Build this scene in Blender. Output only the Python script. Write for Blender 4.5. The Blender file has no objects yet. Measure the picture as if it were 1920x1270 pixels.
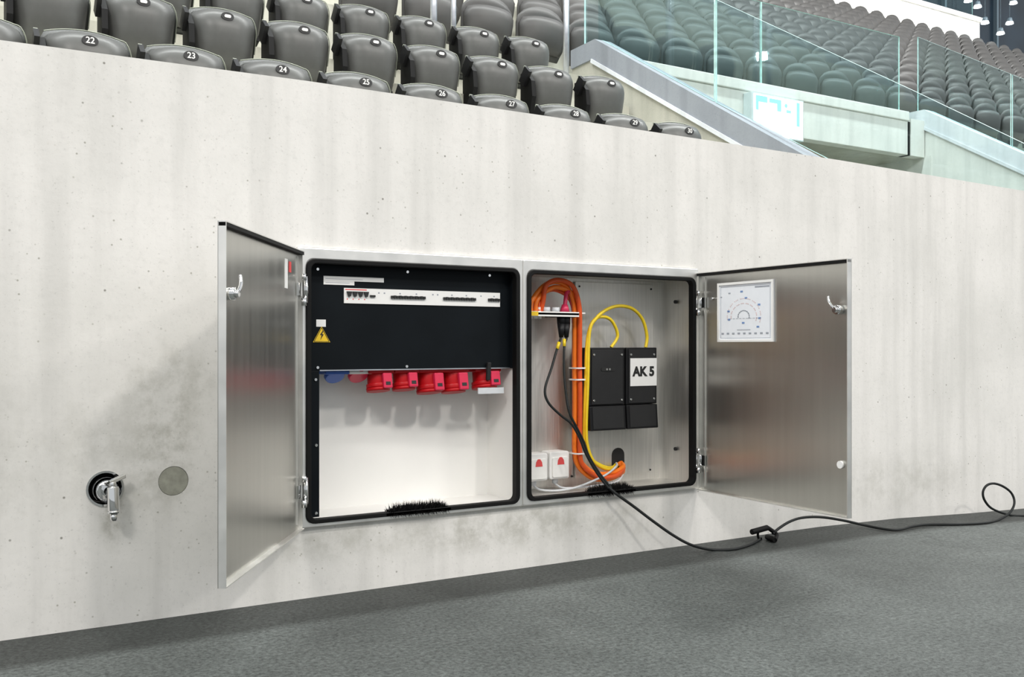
import bpy, bmesh, math, random
from mathutils import Vector, Matrix
random.seed(7)
SC = bpy.context.scene
COL = SC.collection

# ------------------------------------------------------------------ camera, world, lights, exposure
# world: X along the concrete wall, Y into the wall (wall face Y = 0), Z up, arena floor Z = 0
cam_d = bpy.data.cameras.new('camera')
cam = bpy.data.objects.new('camera', cam_d); COL.objects.link(cam)
cam.location = (0.0, -3.27, 0.865)
cam.rotation_euler = (math.radians(90), 0, -math.radians(31.827))
cam_d.sensor_width = 36.0
cam_d.lens = 36.0 * 1867 / 1920
cam_d.shift_y = 14 / 1920
cam_d.clip_end = 200
SC.camera = cam

world = bpy.data.worlds.new('world'); SC.world = world
world.use_nodes = True
world.node_tree.nodes['Background'].inputs['Color'].default_value = (0.93, 0.97, 1.0, 1)
world.node_tree.nodes['Background'].inputs['Strength'].default_value = 0.60

SC.view_settings.view_transform = 'Standard'
SC.view_settings.look = 'None'
SC.view_settings.gamma = 1.0
SC.view_settings.use_curve_mapping = False
SC.view_settings.exposure = 0.15

def area(name, loc, target, sx, sy, power, col=(1, .97, .92), spread=180):
    l = bpy.data.lights.new(name, 'AREA'); l.shape = 'RECTANGLE'
    l.size = sx; l.size_y = sy; l.energy = power; l.color = col; l.spread = math.radians(spread)
    o = bpy.data.objects.new(name, l); COL.objects.link(o)
    o.location = loc
    o.rotation_euler = (Vector(target) - Vector(loc)).to_track_quat('-Z', 'Y').to_euler()
    return o
# arena floodlights: one bank facing the wall, one row along the roof over the stand, one far bank; plus two added fill lights
area('floodlight_bank', (5.1, -15.7, 13.2), (2, 0, .9), 1.3, 1.0, 700, (1, .955, .90))
area('floodlight_bank_far', (16, -17, 14), (4, 0, 1.5), 3, 1.5, 650, (1, .97, .93))
area('fill_light_left', (-10, -13, 13), (0, 0, .9), 3, 1.5, 900, (1, .97, .93))  # added fill from the left, lightens the wall beside the left door
area('lighting_truss', (1.0, -6.5, 8.5), (1.0, 0, 1.3), 22, .5, 620, (1, .965, .92))
area('truss_lamp', (19.5, -6.5, 8.53), (10, 0, 1.3), .26, .22, 110, (1, 1, .98))
area('roof_light_row', (5.0, 2.1, 14.5), (5.0, 2.0, 0), 34, .5, 5000, (.97, 1, .98))
area('stand_fill_light', (20, -14, 16), (20, 14, 10.5), 30, .6, 1900, (1, .99, .96), 46)  # added unseen fill, brightens the white back wall and the stand

# ------------------------------------------------------------------ materials
M = {}
def new_mat(name):
    m = bpy.data.materials.new(name); m.use_nodes = True
    M[name] = m
    return m, m.node_tree.nodes, m.node_tree.links, m.node_tree.nodes['Principled BSDF']
def plain(name, col, rough=.5, metal=0., var=.06, scale=30., bump=0., spec=.5, emis=None, es=0.):
    m, N, L, B = new_mat(name)
    tc = N.new('ShaderNodeTexCoord'); nz = N.new('ShaderNodeTexNoise')
    nz.inputs['Scale'].default_value = scale; nz.inputs['Detail'].default_value = 4
    L.new(tc.outputs['Object'], nz.inputs['Vector'])
    rmp = N.new('ShaderNodeMapRange')
    rmp.inputs['From Min'].default_value = .3; rmp.inputs['From Max'].default_value = .7
    rmp.inputs['To Min'].default_value = 1 - var; rmp.inputs['To Max'].default_value = 1 + var
    L.new(nz.outputs['Fac'], rmp.inputs['Value'])
    mx = N.new('ShaderNodeVectorMath'); mx.operation = 'SCALE'
    mx.inputs[0].default_value = col[:3]
    L.new(rmp.outputs['Result'], mx.inputs['Scale'])
    L.new(mx.outputs['Vector'], B.inputs['Base Color'])
    B.inputs['Roughness'].default_value = rough; B.inputs['Metallic'].default_value = metal
    B.inputs['Specular IOR Level'].default_value = spec
    if bump:
        bp = N.new('ShaderNodeBump'); bp.inputs['Strength'].default_value = bump; bp.inputs['Distance'].default_value = .002
        L.new(nz.outputs['Fac'], bp.inputs['Height']); L.new(bp.outputs['Normal'], B.inputs['Normal'])
    if emis:
        B.inputs['Emission Color'].default_value = (*emis, 1); B.inputs['Emission Strength'].default_value = es
    return m

def concrete(name, c1, c2, pits=.55, stains=()):
    m, N, L, B = new_mat(name)
    tc = N.new('ShaderNodeTexCoord'); P = tc.outputs['Object']
    def noise(scale, det=5, vec=P, rough=.55):
        n = N.new('ShaderNodeTexNoise'); n.inputs['Scale'].default_value = scale
        n.inputs['Detail'].default_value = det; n.inputs['Roughness'].default_value = rough
        L.new(vec, n.inputs['Vector']); return n.outputs['Fac']
    def mr(v, a, b, c, d):
        r = N.new('ShaderNodeMapRange'); r.interpolation_type = 'SMOOTHSTEP'
        for k, x in zip(('From Min', 'From Max', 'To Min', 'To Max'), (a, b, c, d)): r.inputs[k].default_value = x
        L.new(v, r.inputs['Value']); return r.outputs['Result']
    def mul(a, b):
        x = N.new('ShaderNodeMath'); x.operation = 'MULTIPLY'
        for i, v in enumerate((a, b)):
            if isinstance(v, (int, float)): x.inputs[i].default_value = v
            else: L.new(v, x.inputs[i])
        return x.outputs[0]
    def mix(f, a, b):
        x = N.new('ShaderNodeMix'); x.data_type = 'RGBA'
        if isinstance(f, float): x.inputs['Factor'].default_value = f
        else: L.new(f, x.inputs['Factor'])
        for nm, v in (('A', a), ('B', b)):
            if isinstance(v, tuple): x.inputs[[i for i, s in enumerate(x.inputs) if s.name == nm and s.type == 'RGBA'][0]].default_value = (*v, 1)
            else: L.new(v, x.inputs[[i for i, s in enumerate(x.inputs) if s.name == nm and s.type == 'RGBA'][0]])
        return [s for s in x.outputs if s.type == 'RGBA'][0]
    col = mix(mr(noise(1.3, 7, rough=.65), .35, .68, 0, 1), c1, c2)
    mp = N.new('ShaderNodeMapping'); mp.inputs['Scale'].default_value = (5, 5, .35)
    L.new(P, mp.inputs['Vector'])
    col = mix(mul(mr(noise(1.6, 4, mp.outputs['Vector']), .42, .72, 0, 1), .50), col, tuple(v * .80 for v in c2))
    col = mix(mul(mr(noise(34, 6, rough=.7), .50, .72, 0, 1), .22), col, tuple(v * .72 for v in c2))
    col = mix(mul(mr(noise(110, 3), .60, .74, 0, 1), .45), col, tuple(v * .6 for v in c2))
    if pits:
        vo = N.new('ShaderNodeTexVoronoi'); vo.inputs['Scale'].default_value = 16
        L.new(P, vo.inputs['Vector'])
        sp = N.new('ShaderNodeSeparateColor'); L.new(vo.outputs['Color'], sp.inputs['Color'])
        msk = mul(mr(vo.outputs['Distance'], .03, .085, 1, 0), mr(sp.outputs['Red'], .35, .75, 0, 1))
        col = mix(mul(msk, pits), col, (.20, .19, .165))
        vo2 = N.new('ShaderNodeTexVoronoi'); vo2.inputs['Scale'].default_value = 38
        L.new(P, vo2.inputs['Vector'])
        sp2 = N.new('ShaderNodeSeparateColor'); L.new(vo2.outputs['Color'], sp2.inputs['Color'])
        m2 = mul(mr(vo2.outputs['Distance'], .06, .16, 1, 0), mr(sp2.outputs['Red'], .40, .7, 0, 1))
        col = mix(mul(mul(m2, mr(noise(2.4, 3), .40, .60, 0, 1)), pits * .95), col, (.33, .32, .27))
    for (sx, sz, rx, rz, amt) in stains:
        vm = N.new('ShaderNodeMapping'); vm.inputs['Location'].default_value = (-sx / rx, 0, -sz / rz)
        vm.inputs['Scale'].default_value = (1 / rx, 0, 1 / rz); L.new(P, vm.inputs['Vector'])
        ln = N.new('ShaderNodeVectorMath'); ln.operation = 'LENGTH'; L.new(vm.outputs['Vector'], ln.inputs[0])
        f = mul(mr(ln.outputs['Value'], .15, 1.0, 1, 0), mr(noise(9, 6, rough=.7), .36, .66, .12, 1))
        col = mix(mul(f, amt), col, (.23, .225, .17))
    L.new(col, B.inputs['Base Color'])
    B.inputs['Roughness'].default_value = .82; B.inputs['Specular IOR Level'].default_value = .25
    bp = N.new('ShaderNodeBump'); bp.inputs['Strength'].default_value = .25; bp.inputs['Distance'].default_value = .004
    L.new(noise(40, 5), bp.inputs['Height']); L.new(bp.outputs['Normal'], B.inputs['Normal'])
    return m

concrete('concrete', (.80, .782, .75), (.70, .688, .655), .85,
         stains=((.74, .52, .15, .24, .42), (.575, .33, .05, .13, .75), (2.0, .17, .75, .13, .5), (1.3, .19, .4, .10, .35),
                 (.62, .52, .34, .32, .28), (2.6, .13, .35, .12, .3), (.1, .55, .5, .4, .22), (4.3, .18, 1.0, .2, .25), (.76, .75, .22, .18, .4)))
concrete('concrete_stand', (.50, .49, .425), (.43, .425, .365), 0)
concrete('concrete_white', (.80, .79, .74), (.73, .73, .69), 0)
concrete('concrete_fascia', (.31, .33, .36), (.27, .29, .32), 0)
concrete('concrete_coping', (.74, .76, .78), (.66, .69, .72), 0)

def floor_mat():
    m, N, L, B = new_mat('arena_floor')
    tc = N.new('ShaderNodeTexCoord'); P = tc.outputs['Object']
    def nz(s, d, r=.6):
        n = N.new('ShaderNodeTexNoise'); n.inputs['Scale'].default_value = s; n.inputs['Detail'].default_value = d
        n.inputs['Roughness'].default_value = r; L.new(P, n.inputs['Vector']); return n.outputs['Fac']
    cr = N.new('ShaderNodeValToRGB')
    cr.color_ramp.elements[0].position = .3; cr.color_ramp.elements[0].color = (.030, .0335, .032, 1)
    cr.color_ramp.elements[1].position = .72; cr.color_ramp.elements[1].color = (.066, .072, .069, 1)
    L.new(nz(1.4, 8, .7), cr.inputs['Fac'])
    cr2 = N.new('ShaderNodeValToRGB')
    cr2.color_ramp.elements[0].position = .36; cr2.color_ramp.elements[0].color = (.55, .55, .55, 1)
    cr2.color_ramp.elements[1].position = .70; cr2.color_ramp.elements[1].color = (2.0, 2.0, 2.0, 1)
    L.new(nz(70, 4, .8), cr2.inputs['Fac'])
    mx = N.new('ShaderNodeMix'); mx.data_type = 'RGBA'; mx.blend_type = 'MULTIPLY'; mx.inputs['Factor'].default_value = 1
    ins = [s for s in mx.inputs if s.type == 'RGBA']
    L.new(cr.outputs['Color'], ins[0]); L.new(cr2.outputs['Color'], ins[1])
    L.new([s for s in mx.outputs if s.type == 'RGBA'][0], B.inputs['Base Color'])
    B.inputs['Roughness'].default_value = .55; B.inputs['Specular IOR Level'].default_value = .22
    bp = N.new('ShaderNodeBump'); bp.inputs['Strength'].default_value = .35; bp.inputs['Distance'].default_value = .004
    L.new(nz(140, 3), bp.inputs['Height']); L.new(bp.outputs['Normal'], B.inputs['Normal'])
floor_mat()

def steel(name, col, rough, stretch, contrast=.10, aniso=0., rv=.05):
    m, N, L, B = new_mat(name)
    tc = N.new('ShaderNodeTexCoord'); mp = N.new('ShaderNodeMapping')
    mp.inputs['Scale'].default_value = stretch; L.new(tc.outputs['Object'], mp.inputs['Vector'])
    n = N.new('ShaderNodeTexNoise'); n.inputs['Scale'].default_value = 1; n.inputs['Detail'].default_value = 5
    L.new(mp.outputs['Vector'], n.inputs['Vector'])
    r = N.new('ShaderNodeMapRange'); r.inputs['From Min'].default_value = .3; r.inputs['From Max'].default_value = .7
    r.inputs['To Min'].default_value = rough - rv; r.inputs['To Max'].default_value = rough + rv
    L.new(n.outputs['Fac'], r.inputs['Value']); L.new(r.outputs['Result'], B.inputs['Roughness'])
    r2 = N.new('ShaderNodeMapRange'); r2.inputs['From Min'].default_value = .3; r2.inputs['From Max'].default_value = .7
    r2.inputs['To Min'].default_value = 1 - contrast; r2.inputs['To Max'].default_value = 1 + contrast * .5
    L.new(n.outputs['Fac'], r2.inputs['Value'])
    s = N.new('ShaderNodeVectorMath'); s.operation = 'SCALE'; s.inputs[0].default_value = col
    L.new(r2.outputs['Result'], s.inputs['Scale']); L.new(s.outputs['Vector'], B.inputs['Base Color'])
    B.inputs['Metallic'].default_value = 1
    if aniso:
        B.inputs['Anisotropic'].default_value = aniso
        tg = N.new('ShaderNodeTangent'); tg.direction_type = 'RADIAL'; tg.axis = 'Z'; L.new(tg.outputs[0], B.inputs['Tangent'])
    return m
steel('steel_door', (.60, .59, .55), .33, (30, 30, 1.5), .05, .75, .015)
steel('steel_frame', (.86, .85, .82), .42, (12, 12, 12), .06)
steel('steel_inside', (.74, .725, .69), .46, (160, 160, 5))
steel('chrome', (.82, .82, .82), .09, (20, 20, 20), .03)
steel('rail_steel', (.60, .62, .66), .4, (20, 20, 20))
plain('seat_plastic', (.088, .089, .085), .40, spec=.45, var=.05)
plain('seat_back', (.036, .038, .035), .42, var=.05)
plain('seat_far', (.060, .058, .056), .50, var=.10, scale=4)
plain('seat_trim', (.28, .30, .24), .35)
plain('black_plastic', (.008, .008, .009), .45, var=.1, spec=.25)
plain('black_panel', (.006, .008, .010), .45, var=.15, scale=6, spec=.10)
plain('charcoal_box', (.020, .020, .021), .5, spec=.3)
plain('rubber', (.005, .005, .005), .6, spec=.2)
plain('cable_black', (.012, .014, .014), .5, spec=.3)
plain('cable_orange', (.90, .20, .012), .4)
plain('cable_orange_deep', (.72, .09, .012), .4)
plain('cable_yellow', (.86, .62, .02), .4)
plain('cable_pink', (.62, .03, .10), .4)
plain('cable_grey', (.62, .64, .66), .5)
plain('white_plastic', (.83, .82, .80), .4, var=.02)
plain('white_paint', (.86, .85, .82), .45, var=.02)
plain('panel_white', (.84, .83, .80), .38, var=.03, scale=3)
plain('paper', (.78, .80, .84), .6, var=.02)
plain('print_grey', (.32, .34, .38), .7)
plain('print_blue', (.16, .26, .48), .7)
plain('print_pink', (.66, .50, .50), .7)
plain('red_plastic', (.45, .006, .010), .4, spec=.25)
plain('red_lid', (.62, .022, .07), .35, spec=.35)
plain('blue_plastic', (.02, .10, .45), .35)
plain('label_red', (.75, .08, .08), .5)
plain('label_yellow', (.85, .56, .02), .45)
plain('label_black', (.012, .012, .012), .6)
plain('yellow_edge', (.55, .40, .10), .4, metal=.6)
plain('plug_mortar', (.30, .30, .25), .85, var=.18, scale=40, bump=.6)
plain('hole_dark', (.01, .01, .01), .9)
plain('sign_face', (.9, .95, 1), .4, var=0, emis=(.93, .98, 1), es=1.7)
plain('sign_cyan', (.25, .62, .72), .4, var=0, emis=(.30, .70, .85), es=.75)
plain('sign_box', (.60, .66, .66), .5)
plain('lamp_glow', (1, 1, 1), .4, var=0, emis=(.85, .97, 1), es=5)
plain('facade_dark', (.012, .022, .034), .25, var=.3, scale=.8)
plain('facade_mullion', (.10, .14, .17), .4)
plain('amber_mark', (.45, .30, .03), .5)

def glass_mat(name, tint, fac_lo=.05):
    m, N, L, B = new_mat(name)
    N.remove(B); out = N['Material Output']
    t = N.new('ShaderNodeBsdfTransparent'); t.inputs['Color'].default_value = (*tint, 1)
    g = N.new('ShaderNodeBsdfGlossy'); g.inputs['Roughness'].default_value = .02
    g.inputs['Color'].default_value = (.85, 1, .98, 1)
    fr = N.new('ShaderNodeFresnel'); fr.inputs['IOR'].default_value = 1.5
    tc = N.new('ShaderNodeTexCoord'); n = N.new('ShaderNodeTexNoise'); n.inputs['Scale'].default_value = 2
    L.new(tc.outputs['Object'], n.inputs['Vector'])
    bp = N.new('ShaderNodeBump'); bp.inputs['Strength'].default_value = .02
    L.new(n.outputs['Fac'], bp.inputs['Height']); L.new(bp.outputs['Normal'], g.inputs['Normal'])
    mx = N.new('ShaderNodeMixShader')
    ge = N.new('ShaderNodeNewGeometry'); sb = N.new('ShaderNodeMath'); sb.operation = 'SUBTRACT'; sb.inputs[0].default_value = 1
    L.new(ge.outputs['Backfacing'], sb.inputs[1])
    ml = N.new('ShaderNodeMath'); ml.operation = 'MULTIPLY'; L.new(fr.outputs['Fac'], ml.inputs[0]); L.new(sb.outputs[0], ml.inputs[1])
    L.new(ml.outputs[0], mx.inputs['Fac']); L.new(t.outputs[0], mx.inputs[1]); L.new(g.outputs[0], mx.inputs[2])
    L.new(mx.outputs[0], out.inputs['Surface'])
    return m
glass_mat('glass', (.848, .918, .926))
plain('glass_edge', (.62, .86, .82), .25, var=.25, scale=14)
plain('glass_edge_dark', (.06, .30, .32), .25, var=.2, scale=6)

# ------------------------------------------------------------------ mesh builder
class MB:
    def __init__(s): s.v = []; s.f = []; s.m = []; s.sm = []
    def add(s, vs, fs, mi=0, smooth=False):
        b = len(s.v); s.v += [tuple(p) for p in vs]
        for f in fs: s.f.append([b + i for i in f]); s.m.append(mi); s.sm.append(smooth)
        return s
    def box(s, x0, x1, y0, y1, z0, z1, mi=0):
        vs = [(x, y, z) for z in (z0, z1) for y in (y0, y1) for x in (x0, x1)]
        return s.add(vs, [(0, 2, 3, 1), (4, 5, 7, 6), (0, 1, 5, 4), (2, 6, 7, 3), (0, 4, 6, 2), (1, 3, 7, 5)], mi)
    def obox(s, c, ax, h, mi=0):
        c = Vector(c); a = [Vector(v).normalized() * k for v, k in zip(ax, h)]
        vs = [c + a[0] * i + a[1] * j + a[2] * k for k in (-1, 1) for j in (-1, 1) for i in (-1, 1)]
        return s.add(vs, [(0, 2, 3, 1), (4, 5, 7, 6), (0, 1, 5, 4), (2, 6, 7, 3), (0, 4, 6, 2), (1, 3, 7, 5)], mi)
    def prism(s, prof, fn, a, b, mi=0):
        n = len(prof)
        vs = [fn(p, q, a) for p, q in prof] + [fn(p, q, b) for p, q in prof]
        fs = [list(range(n)), list(range(2 * n - 1, n - 1, -1))] + [(i, i + n, (i + 1) % n + n, (i + 1) % n) for i in range(n)]
        return s.add(vs, fs, mi)
    def ring(s, outer, inner, fn, a, b, mi=0):
        n = len(outer)
        vs = [fn(*p, a) for p in outer] + [fn(*p, a) for p in inner] + [fn(*p, b) for p in outer] + [fn(*p, b) for p in inner]
        fs = []
        for i in range(n):
            j = (i + 1) % n
            fs += [(i, j, n + j, n + i), (2 * n + i, 3 * n + i, 3 * n + j, 2 * n + j), (i, 2 * n + i, 2 * n + j, j), (n + i, n + j, 3 * n + j, 3 * n + i)]
        return s.add(vs, fs, mi)
    def cyl(s, p0, p1, r0, r1=None, n=16, mi=0, smooth=True):
        r1 = r0 if r1 is None else r1
        p0, p1 = Vector(p0), Vector(p1); d = (p1 - p0).normalized()
        a = d.orthogonal().normalized(); b = d.cross(a)
        c = [(math.cos(2 * math.pi * i / n), math.sin(2 * math.pi * i / n)) for i in range(n)]
        vs = [p0 + (a * x + b * y) * r0 for x, y in c] + [p1 + (a * x + b * y) * r1 for x, y in c]
        s.add(vs, [(i, (i + 1) % n, (i + 1) % n + n, i + n) for i in range(n)], mi, smooth)
        k = len(s.v) - 2 * n
        s.f.append([k + i for i in range(n - 1, -1, -1)]); s.m.append(mi); s.sm.append(False)
        s.f.append([k + n + i for i in range(n)]); s.m.append(mi); s.sm.append(False)
        return s
    def tube(s, pts, r, n=8, mi=0, sub=6, straight=False):
        P = [Vector(p) for p in pts]
        if not straight:
            Q = []
            for i in range(len(P) - 1):
                p0 = P[max(i - 1, 0)]; p1 = P[i]; p2 = P[i + 1]; p3 = P[min(i + 2, len(P) - 1)]
                for k in range(sub):
                    t = k / sub
                    Q.append(.5 * ((2 * p1) + (p2 - p0) * t + (2 * p0 - 5 * p1 + 4 * p2 - p3) * t * t + (3 * p1 - p0 - 3 * p2 + p3) * t ** 3))
            P = Q + [P[-1]]
        t0 = (P[1] - P[0]).normalized(); a = t0.orthogonal().normalized(); vs = []
        for i, p in enumerate(P):
            t = (P[min(i + 1, len(P) - 1)] - P[max(i - 1, 0)]).normalized()
            a = (a - t * a.dot(t)).normalized(); b = t.cross(a)
            vs += [p + (a * math.cos(2 * math.pi * k / n) + b * math.sin(2 * math.pi * k / n)) * r for k in range(n)]
        fs = [(i * n + k, i * n + (k + 1) % n, (i + 1) * n + (k + 1) % n, (i + 1) * n + k) for i in range(len(P) - 1) for k in range(n)]
        s.add(vs, fs, mi, True)
        s.add(vs[:n], [list(range(n - 1, -1, -1))], mi); s.add(vs[-n:], [list(range(n))], mi)
        return s
    def mesh(s, name, mats, org=(0, 0, 0), fix=True):
        me = bpy.data.meshes.new(name)
        o = Vector(org)
        me.from_pydata([Vector(p) - o for p in s.v], [], s.f)
        for k in (mats if isinstance(mats, (list, tuple)) else [mats]): me.materials.append(M[k])
        me.polygons.foreach_set('material_index', s.m); me.polygons.foreach_set('use_smooth', s.sm)
        if fix:
            bm = bmesh.new(); bm.from_mesh(me); bmesh.ops.recalc_face_normals(bm, faces=bm.faces); bm.to_mesh(me); bm.free()
        me.update(); return me
    def build(s, name, mats, parent=None, bevel=0., seg=2):
        org = world_loc(parent)
        o = bpy.data.objects.new(name, s.mesh(name, mats, org)); COL.objects.link(o)
        if parent: o.parent = parent
        if bevel:
            b = o.modifiers.new('bevel', 'BEVEL'); b.width = bevel; b.segments = seg; b.limit_method = 'ANGLE'; b.angle_limit = math.radians(40)
        return o
def world_loc(o):
    l = Vector((0, 0, 0))
    while o: l += Vector(o.location); o = o.parent
    return l
def tag(o, label=None, cat=None, group=None, kind=None):
    if label: o['label'] = label
    if cat: o['category'] = cat
    if group: o['group'] = group
    if kind: o['kind'] = kind
    return o
def thing(name, loc, label, cat, group=None):
    o = bpy.data.objects.new(name, None); COL.objects.link(o); o.location = loc; o.empty_display_size = .1
    return tag(o, label, cat, group)
XZ = lambda p, q, y: (p, y, q)
YZ = lambda p, q, x: (x, p, q)
XY = lambda p, q, z: (p, q, z)
def rrect(x0, x1, z0, z1, r, n=5):
    pts = []
    for cx, cz, a0 in ((x1 - r, z1 - r, 0), (x0 + r, z1 - r, 90), (x0 + r, z0 + r, 180), (x1 - r, z0 + r, 270)):
        for i in range(n + 1):
            a = math.radians(a0 + 90 * i / n); pts.append((cx + r * math.cos(a), cz + r * math.sin(a)))
    return pts
_txt = {}
def text_mesh(body, mat, size, bold=.018):
    k = (body, mat, size)
    if k not in _txt:
        cu = bpy.data.curves.new('txt', 'FONT'); cu.body = body; cu.size = size; cu.align_x = 'CENTER'; cu.align_y = 'CENTER'
        cu.extrude = size * .012; cu.offset = size * bold
        o = bpy.data.objects.new('txt', cu); COL.objects.link(o)
        me = bpy.data.meshes.new_from_object(o.evaluated_get(bpy.context.evaluated_depsgraph_get()))
        bpy.data.objects.remove(o); bpy.data.curves.remove(cu)
        me.materials.clear(); me.materials.append(M[mat]); me.name = 'lettering'
        _txt[k] = me
    return _txt[k]

# ------------------------------------------------------------------ floor and concrete wall
def dip(x):
    t = min(1, max(0, (x - 3.8) / 1.9)); return -.062 * t * t * (3 - 2 * t)
b = MB(); nx = 48; ys = [-24, -12, -6, -3, -1.5, -.6, .3]
xs = [-12 + i * 28 / nx for i in range(nx + 1)]
b.add([(x, y, dip(x)) for y in ys for x in xs], [(j * (nx + 1) + i, j * (nx + 1) + i + 1, (j + 1) * (nx + 1) + i + 1, (j + 1) * (nx + 1) + i) for j in range(len(ys) - 1) for i in range(nx)], 0, True)
tag(b.build('floor', 'arena_floor'), kind='structure')

b = MB()
b.prism([(-8, -.15), (14, -.15), (14, 1.70), (5.6, 1.744), (3.9, 1.768), (2.4, 1.774), (1.2, 1.774), (.26, 1.762), (-8, 1.73)], XZ, 0, .30)
wall = b.build('wall_front', 'concrete')
tag(wall, kind='structure')
cut = MB().box(1.176, 2.956, -.1, .235, .260, 1.188)
co = cut.build('cut_a', 'concrete')
cut2 = MB().cyl((.553, -.1, .425), (.553, .07, .425), .055, n=32, smooth=False)
co2 = cut2.build('cut_b', 'concrete')
cut3 = MB().cyl((.758, -.1, .434), (.758, .012, .434), .047, n=32, smooth=False)
co3 = cut3.build('cut_c', 'concrete')
for k in (co, co2, co3):
    md = wall.modifiers.new('cut', 'BOOLEAN'); md.operation = 'DIFFERENCE'; md.object = k; md.solver = 'EXACT'
bpy.context.view_layer.update()
me = bpy.data.meshes.new_from_object(wall.evaluated_get(bpy.context.evaluated_depsgraph_get()))
wall.modifiers.clear(); wall.data = me
for p in me.polygons: p.use_smooth = False
for k in (co, co2, co3): bpy.data.objects.remove(k)
pl = MB().cyl((.758, .012, .434), (.758, .0015, .434), .0468, .0455, 28)
pl.build('mortar_plug', 'plug_mortar', wall)

# ------------------------------------------------------------------ seating terraces, parapets, lintel, back wall
ROWS = [(2.13, 2.418, 4.85), (2.94, 2.930, 4.773), (3.72, 3.411, 4.576)]     # Y of seat, Z of badge, X of end seat
BADGE = .70
prof = [(.30, .2), (.30, 1.15), (1.55, 1.15)]
for i, (y, z, u) in enumerate(ROWS):
    fz = z - BADGE
    prof += [(y - .62 if i == 0 else ROWS[i - 1][0] + .17, prof[-1][1]), (y - .62 if i == 0 else ROWS[i - 1][0] + .17, fz)]
prof[3] = (1.51, 1.15); prof[4] = (1.51, ROWS[0][1] - BADGE)
prof += [(3.89, ROWS[2][1] - BADGE), (3.89, 3.05), (4.62, 3.05), (4.62, .2)]
b = MB().prism(prof, YZ, -6, 5.70)
tag(b.build('terrace_front', 'concrete_stand'), kind='structure')
MAIN = [(5.13 + .79 * j, 4.200 + .487 * j) for j in range(12)]
prof = [(4.62, 3.20), (4.62, MAIN[0][1] - BADGE)]
for j in range(1, 12):
    yy = MAIN[j - 1][0] + .20
    prof += [(yy, MAIN[j - 1][1] - BADGE), (yy, MAIN[j][1] - BADGE)]
prof += [(14.35, MAIN[11][1] - BADGE), (14.35, 3.20)]
tag(MB().prism(prof, YZ, -2, 40).build('terrace_main', 'concrete_stand'), kind='structure')
# passage under the stand
b = MB(); b.box(5.4, 11.2, 9.5, 9.7, .2, 3.2); b.box(10.80, 11.0, 4.40, 9.5, .2, 3.2); b.box(5.77, 5.93, 4.62, 9.5, .2, 3.2)
tag(b.build('wall_passage', 'concrete_white'), kind='structure')
tag(MB().box(5.74, 10.8, .30, 9.5, .0, .2).build('floor_passage', 'concrete_stand'), kind='structure')
b = MB().box(5.95, 10.475, 4.48, 4.62, 3.19, 3.60)
lint = b.build('wall_lintel', 'concrete_white', bevel=.006); tag(lint, kind='structure')
MB().box(10.476, 10.539, 4.497, 4.6195, 3.19, 3.60).build('joint', 'rubber', lint)
MB().box(10.54, 10.80, 4.483, 4.6195, 3.19, 3.64).build('return', 'concrete_white', lint)
MB().box(5.95, 10.475, 4.455, 4.63, 3.60, 3.712).build('coping', 'concrete_white', lint, bevel=.008)

def parapet(name, x, y_front, z_front, y_k, z_k, y_b, z_b, fascia, wallmat, drop):
    t = .17
    w = MB().prism([(y_front, .2), (y_front, z_front - drop), (y_k + .05, z_k - drop), (y_b, z_b - drop), (y_b, 2.0), (4.47, .2)], YZ, x + .02, x + t)
    wo = w.build(name, wallmat); tag(wo, kind='structure')
    f = MB().prism([(y_front, z_front - drop), (y_front, z_front), (y_k, z_k), (y_k + .045, z_k - drop)], YZ, x, x + t + .02)
    f.build('fascia', fascia, wo)
    f = MB().prism([(y_k + .045, z_k - drop), (y_k, z_k), (y_b, z_b), (y_b, z_b - drop)], YZ, x, x + t + .02)
    f.build('fascia', fascia, wo)
    l = MB().prism([(y_front, z_front - drop - .03), (y_front, z_front - drop + .004), (y_k + .046, z_k - drop + .004), (y_k + .058, z_k - drop - .03)], YZ, x - .012, x + .03)
    l.build('drip_edge', 'concrete_coping', wo)
    return wo
parapet('wall_parapet', 5.74, .32, 1.366, 4.467, 3.827, 4.867, 3.815, 'concrete_fascia', 'concrete_stand', .185)
parapet('wall_parapet_far', 10.8, .9, 1.66, 4.493, 3.785, 4.77, 3.79, 'concrete_coping', 'concrete_white', .185)

def glass_panel(par, pts, fn, a, b_, name='pane', clear=()):
    g = MB(); n = len(pts)
    vs = [fn(p, q, a) for p, q in pts] + [fn(p, q, b_) for p, q in pts]
    g.add(vs, [list(range(n)), list(range(2 * n - 1, n - 1, -1))], 0)
    for i in range(n): g.add(vs, [(i, i + n, (i + 1) % n + n, (i + 1) % n)], 0 if i in clear else 1)
    return g.build(name, ['glass', 'glass_edge'], par)
slope = lambda y: 3.72 + .622 * (y - 2.833) if y > 1 else 2.588 + .634 * (y - 1.006)
bot = lambda y: 3.827 + .593 * (y - 4.467)
gl = thing('glass_balustrade', (5.83, 2.2, 2.4), 'sloping clear glass balustrade on the grey parapet beside the numbered seats', 'balustrade')
glass_panel(gl, [(2.92, bot(2.92) + .003), (2.92, slope(2.92)), (4.467, slope(4.467)), (4.76, slope(4.467)), (4.76, 3.83), (4.467, 3.83)], YZ, 5.83, 5.848)
glass_panel(gl, [(.19, bot(.34) + .003), (.19, slope(.19)), (1.006, 2.588), (2.90, slope(2.90)), (2.90, bot(2.90) + .003)], YZ, 5.83, 5.848)
e = MB().box(5.829, 5.849, .170, .1895, 1.70, 2.07); e.build('edge_strip', 'glass_edge_dark', gl)
gl = thing('glass_balustrade', (8, 4.55, 3.71), 'level glass balustrade standing on the white lintel over the lit sign', 'balustrade')
glass_panel(gl, [(5.852, 3.715), (5.852, 4.63), (8.05, 4.63), (8.05, 3.715)], XZ, 4.54, 4.558, clear=(0,))
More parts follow.
